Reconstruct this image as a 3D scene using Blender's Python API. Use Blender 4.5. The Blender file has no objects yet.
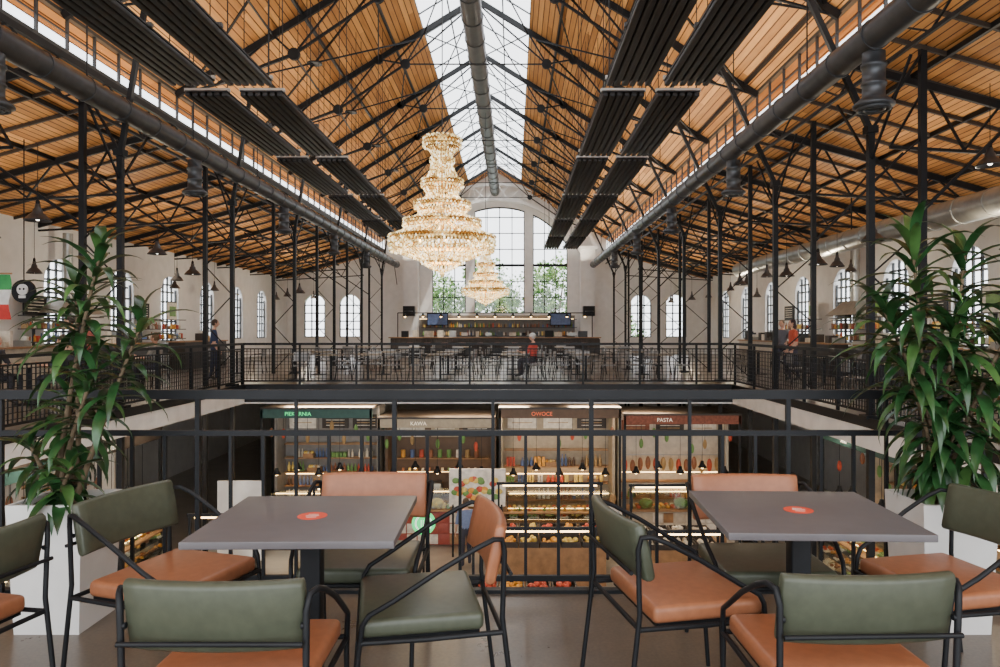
import bpy, bmesh, math, random
from mathutils import Vector, Matrix
from mathutils.geometry import tessellate_polygon
random.seed(7)
R=random.random
def U(a,b): return a+(b-a)*R()
sc=bpy.context.scene
XC=-1.1
# ------------------------------------------------------------ materials
MC={}
def mat(name,col,rough=.6,metal=0,var=.12,scale=8,bump=0,emit=None,es=0,spec=.5):
    if name in MC: return MC[name]
    m=bpy.data.materials.new(name); m.use_nodes=True
    nt=m.node_tree; p=nt.nodes['Principled BSDF']
    p.inputs['Roughness'].default_value=rough; p.inputs['Metallic'].default_value=metal
    p.inputs['Specular IOR Level'].default_value=spec
    tc=nt.nodes.new('ShaderNodeTexCoord'); nz=nt.nodes.new('ShaderNodeTexNoise')
    nz.inputs['Scale'].default_value=scale; nz.inputs['Detail'].default_value=3
    nt.links.new(tc.outputs['Object'],nz.inputs['Vector'])
    rp=nt.nodes.new('ShaderNodeValToRGB')
    a=[max(0,c*(1-var)) for c in col]; b=[min(1,c*(1+var)) for c in col]
    rp.color_ramp.elements[0].position=.3; rp.color_ramp.elements[1].position=.7
    rp.color_ramp.elements[0].color=(*a,1); rp.color_ramp.elements[1].color=(*b,1)
    nt.links.new(nz.outputs['Fac'],rp.inputs['Fac']); nt.links.new(rp.outputs['Color'],p.inputs['Base Color'])
    if bump:
        bn=nt.nodes.new('ShaderNodeBump'); bn.inputs['Strength'].default_value=bump
        nt.links.new(nz.outputs['Fac'],bn.inputs['Height']); nt.links.new(bn.outputs['Normal'],p.inputs['Normal'])
    if emit:
        p.inputs['Emission Color'].default_value=(*emit,1); p.inputs['Emission Strength'].default_value=es
    MC[name]=m; return m
def N(nt,t,**k):
    n=nt.nodes.new(t)
    for a,b in k.items(): setattr(n,a,b)
    return n
def mathn(nt,op,a,b=None):
    n=N(nt,'ShaderNodeMath',operation=op)
    for i,x in enumerate((a,b)):
        if x is None: continue
        if isinstance(x,(int,float)): n.inputs[i].default_value=x
        else: nt.links.new(x,n.inputs[i])
    return n.outputs[0]
def planks(name,c1,c2,axis='X',w=.14):
    m=bpy.data.materials.new(name); m.use_nodes=True; nt=m.node_tree; p=nt.nodes['Principled BSDF']
    p.inputs['Roughness'].default_value=.6; p.inputs['Specular IOR Level'].default_value=.25
    g=N(nt,'ShaderNodeTexCoord'); s=N(nt,'ShaderNodeSeparateXYZ'); nt.links.new(g.outputs['Object'],s.inputs[0])
    o='Y' if axis=='X' else 'X'
    q=mathn(nt,'DIVIDE',s.outputs[axis],w); fl=mathn(nt,'FLOOR',q)
    wn=N(nt,'ShaderNodeTexWhiteNoise',noise_dimensions='2D')
    cb=N(nt,'ShaderNodeCombineXYZ'); nt.links.new(fl,cb.inputs[0])
    seg=mathn(nt,'FLOOR',mathn(nt,'DIVIDE',mathn(nt,'ADD',s.outputs[o],mathn(nt,'MULTIPLY',fl,1.37)),4.3))
    nt.links.new(seg,cb.inputs[1]); nt.links.new(cb.outputs[0],wn.inputs['Vector'])
    nz=N(nt,'ShaderNodeTexNoise'); mp=N(nt,'ShaderNodeMapping'); mp.inputs['Scale'].default_value=(9,1,9) if axis=='X' else (1,9,9)
    nt.links.new(g.outputs['Object'],mp.inputs[0]); nt.links.new(mp.outputs[0],nz.inputs['Vector']); nz.inputs['Scale'].default_value=1.5
    f=mathn(nt,'ADD',mathn(nt,'MULTIPLY',wn.outputs['Value'],.55),mathn(nt,'MULTIPLY',nz.outputs['Fac'],.45))
    rp=N(nt,'ShaderNodeValToRGB'); rp.color_ramp.elements[0].color=(*c1,1); rp.color_ramp.elements[1].color=(*c2,1)
    rp.color_ramp.elements[0].position=.15; rp.color_ramp.elements[1].position=.85
    nt.links.new(f,rp.inputs[0])
    fr=mathn(nt,'FRACT',q); gap=mathn(nt,'GREATER_THAN',fr,.16)
    mx=N(nt,'ShaderNodeMix',data_type='RGBA'); mx.inputs[6].default_value=(c1[0]*.25,c1[1]*.2,c1[2]*.2,1)
    nt.links.new(gap,mx.inputs[0]); nt.links.new(rp.outputs[0],mx.inputs[7]); nt.links.new(mx.outputs[2],p.inputs['Base Color'])
    MC[name]=m; return m
def glassy(name,tint=(1,1,1),tr=.88):
    m=bpy.data.materials.new(name); m.use_nodes=True; nt=m.node_tree; nt.nodes.clear()
    o=N(nt,'ShaderNodeOutputMaterial'); mx=N(nt,'ShaderNodeMixShader'); t=N(nt,'ShaderNodeBsdfTransparent'); g=N(nt,'ShaderNodeBsdfGlossy')
    t.inputs[0].default_value=(*tint,1); g.inputs['Roughness'].default_value=.05
    mx.inputs[0].default_value=1-tr
    nt.links.new(t.outputs[0],mx.inputs[1]); nt.links.new(g.outputs[0],mx.inputs[2]); nt.links.new(mx.outputs[0],o.inputs[0]); MC[name]=m; return m
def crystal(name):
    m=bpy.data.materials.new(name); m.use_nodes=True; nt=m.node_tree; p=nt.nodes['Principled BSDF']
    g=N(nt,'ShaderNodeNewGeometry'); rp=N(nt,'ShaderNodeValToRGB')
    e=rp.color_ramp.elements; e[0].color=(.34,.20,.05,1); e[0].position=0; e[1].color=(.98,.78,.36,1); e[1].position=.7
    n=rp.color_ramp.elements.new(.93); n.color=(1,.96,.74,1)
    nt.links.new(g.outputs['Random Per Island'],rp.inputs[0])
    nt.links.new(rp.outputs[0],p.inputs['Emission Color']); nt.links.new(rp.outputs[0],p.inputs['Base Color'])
    st=mathn(nt,'ADD',mathn(nt,'MULTIPLY',mathn(nt,'POWER',g.outputs['Random Per Island'],3),2.4),.5)  # sparkle put into bead colour and emission, random per bead
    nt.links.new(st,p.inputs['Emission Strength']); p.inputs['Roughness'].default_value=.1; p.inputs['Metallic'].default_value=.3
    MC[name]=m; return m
wood=planks('pine_planks',(.38,.155,.042),(.84,.42,.135))
steel=mat('black_steel',(.009,.010,.012),.5,0,.2,8,0,None,0,.25)
steelg=mat('grey_steel',(.05,.055,.06),.45,.4,.2)
blackp=mat('black_panel',(.022,.022,.024),.5,.2,.2,8,0,None,0,.3)
ductm=mat('dark_duct',(.075,.08,.088),.4,.6,.2,4)
silver=mat('silver_duct',(.38,.38,.36),.35,.7,.15,4)
white=mat('white_plaster',(.80,.79,.77),.8,0,.05,3,.05)
whitef=mat('white_fascia',(.78,.76,.73),.7,0,.08,3)
whitepl=mat('white_planter_paint',(.70,.69,.67),.5,0,.04)
green=mat('green_leather',(.062,.070,.046),.42,0,.12,30,.05)
orange=mat('tan_leather',(.31,.115,.052),.42,0,.10,30,.05)
tabt=mat('grey_laminate',(.122,.113,.12),.42,0,.06,12)
red=mat('red_sticker',(.75,.07,.03),.5,0,.1)
leafm=mat('leaf_green',(.018,.062,.018),.3,0,.6,9)
leaf2=mat('leaf_light',(.05,.12,.03),.35,0,.4,9)
stemm=mat('cane_bark',(.13,.09,.05),.8,0,.3,20,.3)
soil=mat('soil',(.03,.02,.015),.9,0,.3,30,.5)
cry=crystal('crystal_beads'); brass=mat('brass',(.7,.45,.16),.25,1,.1)
glass=glassy('window_glass',(1,1,1),.93); glassd=glassy('display_glass',(.9,.95,.95),.85)
dark=mat('dark_wood',(.035,.026,.02),.5,0,.3,6)
lwood=mat('oak_counter',(.34,.19,.09),.5,0,.25,5)
warm=mat('warm_lamp',(1,.75,.4),.5,0,0,1,0,(1,.62,.25),10)
coolw=mat('white_lamp',(1,1,1),.5,0,0,1,0,(1,.93,.8),7)
trm=mat('foliage',(.09,.21,.05),.6,0,.5,2)
trm2=mat('foliage_light',(.26,.40,.13),.6,0,.4,2)
goods=[mat('goods_%d'%i,c,.5,0,.2) for i,c in enumerate([(.55,.08,.04),(.75,.35,.05),(.8,.6,.15),(.15,.3,.08),(.6,.55,.45),(.12,.06,.03),(.3,.12,.06),(.1,.15,.3),(.75,.7,.62),(.4,.25,.1)])]
def concrete():
    m=bpy.data.materials.new('polished_concrete'); m.use_nodes=True; nt=m.node_tree; p=nt.nodes['Principled BSDF']
    tc=N(nt,'ShaderNodeTexCoord'); a=N(nt,'ShaderNodeTexNoise'); a.inputs['Scale'].default_value=1.3; a.inputs['Detail'].default_value=8; a.inputs['Roughness'].default_value=.7
    nt.links.new(tc.outputs['Object'],a.inputs['Vector']); rp=N(nt,'ShaderNodeValToRGB')
    rp.color_ramp.elements[0].position=.3; rp.color_ramp.elements[0].color=(.11,.086,.064,1); rp.color_ramp.elements[1].position=.7; rp.color_ramp.elements[1].color=(.23,.185,.14,1)
    nt.links.new(a.outputs['Fac'],rp.inputs[0])
    b=N(nt,'ShaderNodeTexNoise'); b.inputs['Scale'].default_value=60; nt.links.new(tc.outputs['Object'],b.inputs['Vector'])
    mx=N(nt,'ShaderNodeMix',data_type='RGBA',blend_type='MULTIPLY'); mx.inputs[0].default_value=.5
    nt.links.new(rp.outputs[0],mx.inputs[6]); nt.links.new(b.outputs['Fac'],mx.inputs[7]); nt.links.new(mx.outputs[2],p.inputs['Base Color'])
    rr=mathn(nt,'ADD',mathn(nt,'MULTIPLY',a.outputs['Fac'],.4),.12); nt.links.new(rr,p.inputs['Roughness'])
    return m
conc=concrete()
# ------------------------------------------------------------ builder
class Bd:
    def __init__(s): s.v=[];s.f=[];s.m=[];s.s=[];s.mats=[];s.M=Matrix()
    def add(s,vs,fs,m,sm=False):
        if m not in s.mats: s.mats.append(m)
        k=s.mats.index(m); o=len(s.v)
        s.v+= [tuple(s.M@Vector(x)) for x in vs]
        for f in fs: s.f.append([i+o for i in f]); s.m.append(k); s.s.append(sm)
    def box(s,c,d,m,rot=None):
        h=[x/2 for x in d]; vs=[]
        for x in(-1,1):
            for y in(-1,1):
                for z in(-1,1):
                    p=Vector((x*h[0],y*h[1],z*h[2]))
                    if rot is not None: p=rot@p
                    vs.append(p+Vector(c))
        s.add(vs,[(0,1,3,2),(4,6,7,5),(0,4,5,1),(2,3,7,6),(0,2,6,4),(1,5,7,3)],m)
    def beam(s,p,q,w,m,h=None):
        p=Vector(p);q=Vector(q);d=(q-p); L=d.length
        if L<1e-5:return
        d/=L; up=Vector((0,0,1)) if abs(d.z)<.95 else Vector((0,1,0))
        a=d.cross(up).normalized(); b=a.cross(d)
        h=h or w; rot=Matrix((a,d,b)).transposed()
        s.box((p+q)/2,(w,L,h),m,rot)
    def tube(s,pts,r,m,seg=8,caps=True):
        pts=[Vector(p) for p in pts]; n=len(pts); rs=r if isinstance(r,list) else [r]*n
        t=(pts[1]-pts[0]).normalized(); up=Vector((0,0,1)) if abs(t.z)<.9 else Vector((1,0,0))
        a=t.cross(up).normalized(); vs=[];fs=[]
        for i in range(n):
            if i==0:t=pts[1]-pts[0]
            elif i==n-1:t=pts[-1]-pts[-2]
            else:t=(pts[i+1]-pts[i]).normalized()+(pts[i]-pts[i-1]).normalized()
            t.normalize(); a=(a-t*a.dot(t)).normalized(); b=t.cross(a)
            for k in range(seg):
                an=2*math.pi*k/seg; vs.append(pts[i]+(a*math.cos(an)+b*math.sin(an))*rs[i])
        for i in range(n-1):
            for k in range(seg):
                k2=(k+1)%seg; fs.append((i*seg+k,i*seg+k2,(i+1)*seg+k2,(i+1)*seg+k))
        s.add(vs,fs,m,True)
        if caps: s.add(vs[:seg],[tuple(range(seg))[::-1]],m); s.add(vs[-seg:],[tuple(range(seg))],m)
    def lathe(s,prof,c,m,seg=24,sm=True):
        vs=[];fs=[]
        for r,z in prof:
            for k in range(seg):
                an=2*math.pi*k/seg; vs.append((c[0]+r*math.cos(an),c[1]+r*math.sin(an),c[2]+z))
        for i in range(len(prof)-1):
            for k in range(seg):
                k2=(k+1)%seg; fs.append((i*seg+k,i*seg+k2,(i+1)*seg+k2,(i+1)*seg+k))
        s.add(vs,fs,m,sm)
    def cushion(s,c,d,m,bev=.02,rot=None,puff=0):
        bm=bmesh.new(); bmesh.ops.create_cube(bm,size=1)
        for v in bm.verts: v.co=Vector((v.co.x*d[0],v.co.y*d[1],v.co.z*d[2]))
        bmesh.ops.bevel(bm,geom=bm.edges[:],offset=bev,segments=4,profile=.5,affect='EDGES')
        bm.verts.index_update()
        vs=[(rot@v.co if rot is not None else v.co.copy())+Vector(c) for v in bm.verts]
        fs=[[v.index for v in f.verts] for f in bm.faces]; bm.free(); s.add(vs,fs,m,True)
    def ell(s,c,d,m,seg=14,ring=9,rot=None,fn=None):
        vs=[];fs=[]
        for i in range(ring+1):
            th=math.pi*i/ring
            for k in range(seg):
                an=2*math.pi*k/seg
                p=Vector((math.sin(th)*math.cos(an)*d[0],math.sin(th)*math.sin(an)*d[1],math.cos(th)*d[2]))
                if fn:p=fn(p)
                if rot is not None:p=rot@p
                vs.append(p+Vector(c))
        for i in range(ring):
            for k in range(seg):
                k2=(k+1)%seg; fs.append((i*seg+k,(i+1)*seg+k,(i+1)*seg+k2,i*seg+k2))
        s.add(vs,fs,m,True)
    def octa(s,c,r,m):
        x,y,z=c; s.add([(x+r,y,z),(x-r,y,z),(x,y+r,z),(x,y-r,z),(x,y,z+r*1.3),(x,y,z-r*1.3)],
          [(0,2,4),(2,1,4),(1,3,4),(3,0,4),(2,0,5),(1,2,5),(3,1,5),(0,3,5)],m)
    def prism(s,poly,y0,y1,m):
        n=len(poly); vs=[(x,y0,z) for x,z in poly]+[(x,y1,z) for x,z in poly]
        fs=[tuple(range(n)),tuple(range(2*n-1,n-1,-1))]+[(i,(i+1)%n+0,(i+1)%n+n,i+n) for i in range(n)]
        s.add(vs,fs,m)
    def done(s,name,loc=(0,0,0),rz=0):
        me=bpy.data.meshes.new(name); me.from_pydata(s.v,[],s.f)
        for m in s.mats: me.materials.append(m)
        me.polygons.foreach_set('material_index',s.m); me.polygons.foreach_set('use_smooth',s.s); me.update()
        bm=bmesh.new(); bm.from_mesh(me); bmesh.ops.recalc_face_normals(bm,faces=bm.faces[:]); bm.to_mesh(me); bm.free()
        return inst(name,me,loc,rz)
def inst(name,me,loc=(0,0,0),rz=0):
    o=bpy.data.objects.new(name,me); sc.collection.objects.link(o); o.location=loc; o.rotation_euler=(0,0,rz); return o
def wall(name,outer,holes,fn,th,m):
    b=Bd(); loops=[outer]+holes
    tri=tessellate_polygon([[Vector((x,y,0)) for x,y in l] for l in loops])
    flat=[p for l in loops for p in l]
    for t in(0,th): b.add([fn(x,y,t) for x,y in flat],[tuple(q) for q in tri],m)
    for l in loops:
        n=len(l); vs=[fn(x,y,0) for x,y in l]+[fn(x,y,th) for x,y in l]
        b.add(vs,[(i,(i+1)%n,(i+1)%n+n,i+n) for i in range(n)],m)
    return b.done(name)
def archhole(cx,w,z0,zs,n=12):
    r=w/2; return [(cx-r,z0),(cx+r,z0)]+[(cx+r*math.cos(math.pi*i/n),zs+r*math.sin(math.pi*i/n)) for i in range(n+1)]
# ------------------------------------------------------------ floors
YN=3.98; YF=19.0; XL=-7.07; XR=5.78; YB=45; WL=-14.1; WR=11.9; ZL=-4.6
b=Bd()
b.box(((WL+WR)/2,(YN-4)/2,-.02),(WR-WL,YN+4,.04),conc)
b.box(((WL+XL)/2,(YN+YF)/2,-.02),(XL-WL,YF-YN,.04),conc)
b.box(((WR+XR)/2,(YN+YF)/2,-.02),(WR-XR,YF-YN,.04),conc)
b.box(((WL+WR)/2,(YF+YB)/2,-.02),(WR-WL,YB-YF,.04),conc)
b.done('floor')
b=Bd()
T=.45
b.box(((WL+WR)/2,(YN-4)/2,-.04-T/2),(WR-WL,YN+4,T),whitef)
b.box(((WL+XL)/2,(YN+YF)/2,-.04-T/2),(XL-WL,YF-YN,T),whitef)
b.box(((WR+XR)/2,(YN+YF)/2,-.04-T/2),(WR-XR,YF-YN,T),whitef)
b.box(((WL+WR)/2,(YF+YB)/2,-.04-T/2),(WR-WL,YB-YF,T),whitef)
b.done('ceiling_lower_hall')
b=Bd()
for p,q in(((XL,YN,-.06),(XR,YN,-.06)),((XL,YF,-.06),(XR,YF,-.06)),((XL,YN,-.06),(XL,YF,-.06)),((XR,YN,-.06),(XR,YF,-.06))): b.beam(p,q,.05,steel,.16)
b.beam((XL,YF-.03,-.3),(XR,YF-.03,-.3),.04,steel,.3)
b.done('trim_1')
b=Bd(); b.box(((WL+WR)/2,(YB-4)/2,ZL-.05),(WR-WL,YB+4,.1),mat('lower_tiles',(.28,.25,.21),.3,0,.15,2)); b.done('floor_lower')
# ------------------------------------------------------------ roofs
rz=lambda r:11.4-.616*abs(r)
b=Bd()
for s in(-1,1):
    P=lambda r,d=0:(XC+s*r,rz(r)+d)
    b.prism([P(1.6),P(7.3),P(7.3,.12),P(1.6,.12)],-4,YB+.3,wood)
    b.prism([P(0),P(1.6),P(1.6,.12),P(0,.12)],-4,2,wood); b.prism([P(0),P(1.6),P(1.6,.12),P(0,.12)],YB-1.5,YB+.3,wood)
    b.prism([(XC+s*6.95,6.35),(XC+s*13.2,4.6),(XC+s*13.2,4.72),(XC+s*6.95,6.47)],-4,YB+.3,wood)
b.done('ceiling')
b=Bd()
for s in(-1,1):
    for i in range(30):
        y=2+i*1.43; b.beam((XC,y,rz(0)+.06),(XC+s*1.6,y,rz(1.6)+.06),.035,steelg)
    for r in(.05,.8,1.6): b.beam((XC+s*r,2,rz(r)+.06),(XC+s*r,43.5,rz(r)+.06),.04,steelg)
    b.add([(XC,2,rz(0)+.1),(XC+s*1.6,2,rz(1.6)+.1),(XC+s*1.6,43.5,rz(1.6)+.1),(XC,43.5,rz(0)+.1)],[(0,1,2,3)],glass)
b.done('skylight')
for s,nm in((-1,'window_1'),(1,'window_2')):
    b=Bd(); x=XC+s*6.95
    b.box((x,20.5,6.44),(.1,49,.08),steelg); b.box((x,20.5,7.12),(.1,49,.08),steelg)
    y=-4
    while y<45: b.box((x,y,6.8),(.05,.045,.6),steelg); y+=.85
    b.box((x,20.5,6.8),(.03,49,.025),steelg)
    b.add([(x,-4,6.45),(x,45,6.45),(x,45,7.12),(x,-4,7.12)],[(0,1,2,3)],glass); b.done(nm)
# trusses
for i in range(10):
    y=4.2+i*4.3; b=Bd()
    for s in(-1,1):
        X=lambda r,z,yy=y:(XC+s*r,yy,z)
        b.beam(X(0,rz(0)-.12),X(6.9,rz(6.9)-.12),.08,steel,.15)
        B0,B1,B2=(5.9,7.3),(4.1,8.0),(2.1,9.35)
        b.beam(X(*B0),X(*B1),.07,steel);b.beam(X(*B1),X(*B2),.06,steel);b.beam(X(*B2),X(0,9.35),.035,steel)
        R1,R2,R3=(4.6,rz(4.6)-.12),(2.9,rz(2.9)-.12),(1.5,rz(1.5)-.12)
        for p,q in((B1,R1),(B1,R2),(B2,R2),(B2,R3),(B0,R1),(B2,(0,11.2)),(B0,(6.8,7.05))): b.beam(X(*p),X(*q),.042,steel)
        for p in(B1,B2,R2): b.tube([X(p[0],p[1],y-.04),X(p[0],p[1],y+.04)],.15,steel,10)
        if i<9:
            yy=y+4.3
            b.beam(X(6.6,rz(6.6)-.22),X(1.8,rz(1.8)-.22,yy),.042,steel); b.beam(X(1.8,rz(1.8)-.22),X(6.6,rz(6.6)-.22,yy),.042,steel)
            b.beam(X(1.55,rz(1.55)-.2),X(0,rz(0)-.2,yy),.03,steel); b.beam(X(0,rz(0)-.2),X(1.55,rz(1.55)-.2,yy),.03,steel)
            b.beam(X(*B2),X(R2[0],R2[1],yy),.034,steel); b.beam(X(*B1),X(R1[0],R1[1],yy),.034,steel)
            mz=rz(4.2)-.24; b.tube([X(4.2,mz-.015,y+2.15),X(4.2,mz+.015,y+2.15)],.2,steel,12)
    for s in(-1,1):
        X=lambda r,z,yy=y:(XC+s*r,yy,z)
        az=lambda r:6.35-.28*(r-6.95)
        b.beam(X(6.95,6.2),X(13.1,az(13.1)-.1),.07,steel,.13); b.beam(X(7.8,4.7),X(13.1,4.4),.055,steel)
        for k in range(4):
            a=7.8+k*1.32; b.beam(X(a,4.7-.05*k),X(a+.66,az(a+.66)-.1),.038,steel); b.beam(X(a+.66,az(a+.66)-.1),X(a+1.32,4.65-.05*k),.038,steel)
    b.done('roof_truss')
b=Bd()
for s in(-1,1):
    for r in(2.4,3.9,5.4,6.6): b.beam((XC+s*r,-4,rz(r)-.05),(XC+s*r,45,rz(r)-.05),.06,steel,.09)
    for r in(8.2,9.8,11.4): b.beam((XC+s*r,-4,6.35-.28*(r-6.95)-.05),(XC+s*r,45,6.35-.28*(r-6.95)-.05),.07,steel,.09)
    yy=-3.3
    while yy<45: b.beam((XC+s*7.0,yy,6.28),(XC+s*13.1,yy,4.58),.05,dark,.07); yy+=1.075
    b.beam((XC+s*6.9,-4,6.33),(XC+s*6.9,45,6.33),.08,steel,.12)
    b.beam((XC+s*6.9,-4,5.6),(XC+s*6.9,45,5.6),.05,steel,.06)
    y=-4
    while y<44: b.beam((XC+s*6.9,y,5.6),(XC+s*6.9,y+1.4,6.3),.028,steel); b.beam((XC+s*6.9,y+1.4,6.3),(XC+s*6.9,y+2.8,5.6),.028,steel); y+=2.8
b.done('roof_purlins')
# ------------------------------------------------------------ walls
CX=-.83; RA=4.97; CZ=4.17
def arcz(x): return CZ+math.sqrt(max(0,RA*RA-(x-CX)**2))
def light(x0,x1,z0=2.5,n=10): return [(x0,z0),(x1,z0)]+[(x1+(x0-x1)*i/n,arcz(x1+(x0-x1)*i/n)) for i in range(n+1)]
H=[light(-5.05,-2.95),light(-2.4,.72),light(1.25,3.4)]
H+= [archhole(x,1.3,1.0,3.0) for x in(-12.4,-10.2,8,10.2)]
outer=[(WL,ZL),(WR,ZL),(WR,4.65),(XC+6.95,6.4),(XC+6.95,7.1),(XC,11.38),(XC-6.95,7.1),(XC-6.95,6.4),(WL,4.65)]
wall('wall_back',outer,H,lambda a,c,t:(a,YB+t,c),.35,white)
b=Bd()
for x0,x1,nb in((-5.05,-2.95,2),(-2.4,.72,3),(1.25,3.4,2)):
    for i in range(nb+2):
        x=x0+(x1-x0)*i/(nb+1); w=.05 if 0<i<nb+1 else .1
        b.box((x,YB+.1,(2.5+arcz(x))/2),(w,.08,arcz(x)-2.5),steel)
    for i in range(10):
        xa=x0+(x1-x0)*i/10; xb=x0+(x1-x0)*(i+1)/10; b.beam((xa,YB+.1,arcz(xa)-.03),(xb,YB+.1,arcz(xb)-.03),.08,steel,.1)
    z=2.5
    while z<8.9:
        lo,hi=x0,x1
        if z>arcz(x0) or z>arcz(x1):
            h=math.sqrt(max(0,RA**2-(z-CZ)**2)); lo=max(x0,CX-h); hi=min(x1,CX+h)
        if hi>lo: b.box(((lo+hi)/2,YB+.1,z),(hi-lo,.08,.05 if abs(z-5.5)>.6 else .16),steel)
        z+=1.0
    b.add([(x0,YB+.1,2.5),(x1,YB+.1,2.5),(x1,YB+.1,arcz(x1)),(x0,YB+.1,arcz(x0))],[(0,1,2,3)],glass)
b.done('window_3')
b=Bd()
def arcpt(r,t,y=44.4): return (CX-.15+r*math.cos(t),y,CZ-.4+r*math.sin(t))
n=20; t0,t1=.42,math.pi-.42
for i in range(n):
    a=t0+(t1-t0)*i/n; c=t0+(t1-t0)*(i+1)/n
    b.beam(arcpt(5.75,a),arcpt(5.75,c),.14,white,.2); b.beam(arcpt(6.7,a),arcpt(6.7,c),.14,white,.2)
    b.beam(arcpt(5.75,a),arcpt(6.7,c if i%2 else a),.09,whitef); b.beam(arcpt(5.75,c),arcpt(6.7,a),.07,whitef)
for x in(-6.3,4.6):
    b.box((x,44.6,3.2),(.9,.7,6.4),white); b.box((x,44.5,6.5),(1.15,.95,.2),white); b.box((x,44.5,.15),(1.05,.85,.3),whitef)
b.done('arch_frame')
for nm,xw,d in(('wall_left',WL,-1),('wall_right',WR,1)):
    hs=[archhole(y,1.5,1.0,2.9) for y in [8+3.6*k for k in range(10)]]
    wall(nm,[(-4,ZL),(YB+.3,ZL),(YB+.3,4.66),(-4,4.66)],hs,lambda a,c,t,xw=xw,d=d:(xw+d*t,a,c),.35,white)
k=4
for xw,d in((WL,-1),(WR,1)):
    for j in range(10):
        y=8+3.6*j; b=Bd(); x=xw+d*.12
        for q in(-.72,-.36,0,.36,.72): 
            top=2.9+math.sqrt(max(0,.75**2-q*q)); b.box((x,y+q,(1+top)/2),(.06,.06,top-1),steelg)
        for z in(1.02,1.4,1.8,2.2,2.6,3.0,3.3): b.box((x,y,z),(.06,1.5 if z<3 else 1.1,.06),steelg)
        b.done('window_%d'%k); k+=1
for x in(-12.4,-10.2,8,10.2):
    b=Bd()
    for q in(-.62,-.2,.2,.62):
        top=3.0+math.sqrt(max(0,.65**2-q*q)); b.box((x+q,YB+.1,(1+top)/2),(.07,.06,top-1),steelg)
    for z in(1.02,1.5,2.0,2.5,3.0): b.box((x,YB+.1,z),(1.3,.06,.07),steelg)
    b.done('window_%d'%k); k+=1
# ------------------------------------------------------------ columns
def column(xi,xo,y,s):
    b=Bd()
    b.beam((xi,y,ZL),(xi,y,4.75),.10,steel); b.beam((xi,y,4.7),(XC+s*5.7,y,7.4),.085,steel)
    b.beam((xo,y,ZL),(xo,y,6.1),.10,steel)
    z=.1;k=0
    while z<4.6:
        a,c=(xi,xo) if k%2 else (xo,xi)
        b.beam((a,y,z),(c,y,z+.75),.024,steel); z+=.75;k+=1
    b.beam((xi,y,4.7),(xo,y,6.0),.045,steel)
    b.beam((xo,y,3.4),(XC+s*9.8,y,5.4),.05,steel)
    b.beam((xi,y,4.2),(xi,y+1.2,5.5),.035,steel); b.beam((xi,y,4.2),(xi,y-1.2,5.5),.035,steel)
    b.box((xi,y,.03),(.26,.26,.06),steel); b.box((xi,y,4.72),(.18,.18,.12),steel); b.box((xo,y,ZL+.05),(.35,.35,.1),steel)
    b.done('steel_column')
for k in range(8): column(-7.25,-7.95,8.0+5.3*k,-1)
for k in range(9): column(5.85,6.7,7.5+4.28*k,1)
# ducts
for s,nm in((-1,0),(1,0)):
    b=Bd(); x=XC+s*6.0
    b.tube([(x,-4,5.45),(x,44,5.45)],.2,ductm,20)
    y=-3.5
    while y<44: b.tube([(x,y,5.45),(x,y+.05,5.45)],.215,ductm,20); y+=1.1
    for y in range(0,44,4): b.beam((x,y,5.6),(x,y,7.6),.02,steel)
    b.done('ventilation_duct')
    for yy in(9.9,16.2,22.5,28.8,35.1):
        b=Bd(); c=(x+s*.06,yy,4.5)
        b.lathe([(0,0),(.2,0),(.27,.02),(.27,.05),(.19,.12),(.15,.16),(.15,.3),(.17,.31),(.17,.34),(.15,.35),(.15,.55),(.17,.56),(.17,.6),(.15,.61),(.15,.76)],c,ductm,20)
        for a in range(2): b.lathe([(.22-.07*a,.0),(.22-.07*a,-.03),(.19-.07*a,-.03),(.19-.07*a,0)],c,steelg,20)
        b.done('air_diffuser')
b=Bd(); b.tube([(XC,-4,9.9),(XC,44,9.9)],.28,ductm,20)
y=-3
while y<44: b.tube([(XC,y,9.9),(XC,y+.06,9.9)],.3,steelg,20); y+=1.4
for y in range(0,44,4): b.beam((XC,y,10.1),(XC,y,11.3),.03,steel)
b.done('ridge_duct')
b=Bd(); b.tube([(9.4,3,3.95),(9.4,30,3.95)],.28,silver,20)
for y in range(4,30,1): b.tube([(9.4,y,3.95),(9.4,y+.05,3.95)],.295,silver,20)
b.beam((9.4,10,4.2),(9.4,10,5.2),.03,steel); b.beam((9.4,20,4.2),(9.4,20,5.2),.03,steel); b.done('aisle_duct')
b=Bd(); b.tube([(-13.5,13,3.4),(-10.6,13,3.4),(-10.1,13.05,3.3),(-9.85,13.1,3.0),(-9.8,13.1,2.6)],.28,silver,18)
for i in range(8): b.tube([(-13.2+.35*i,13,3.4),(-13.15+.35*i,13,3.4)],.3,silver,18)
b.beam((-12,13,3.6),(-12,13,4.9),.02,steel); b.done('aisle_duct')
# radiant panels
for s in(-1,1):
    for c in(3.68,2.82):
        for k in range(7):
            y0=2.5+k*4.35; b=Bd(); x=XC+s*c
            b.box((x,y0+1.95,5.17),(.66,3.9,.02),blackp)
            for r in range(6): b.cushion((x-.285+r*.114,y0+1.95,5.12),(.08,3.9,.06),blackp,.012)
            for yy in(y0+.06,y0+2,y0+3.84): b.box((x,yy,5.2),(.70,.06,.05),silver if yy!=y0+2 else steelg)
            for yy in(y0+.1,y0+3.8):
                for q in(-.3,.3): b.beam((x+q,yy,5.2),(x+q,yy,rz(abs(x+q-XC))-.02),.012,steel)
            b.done('radiant_heating_panel')
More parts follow.
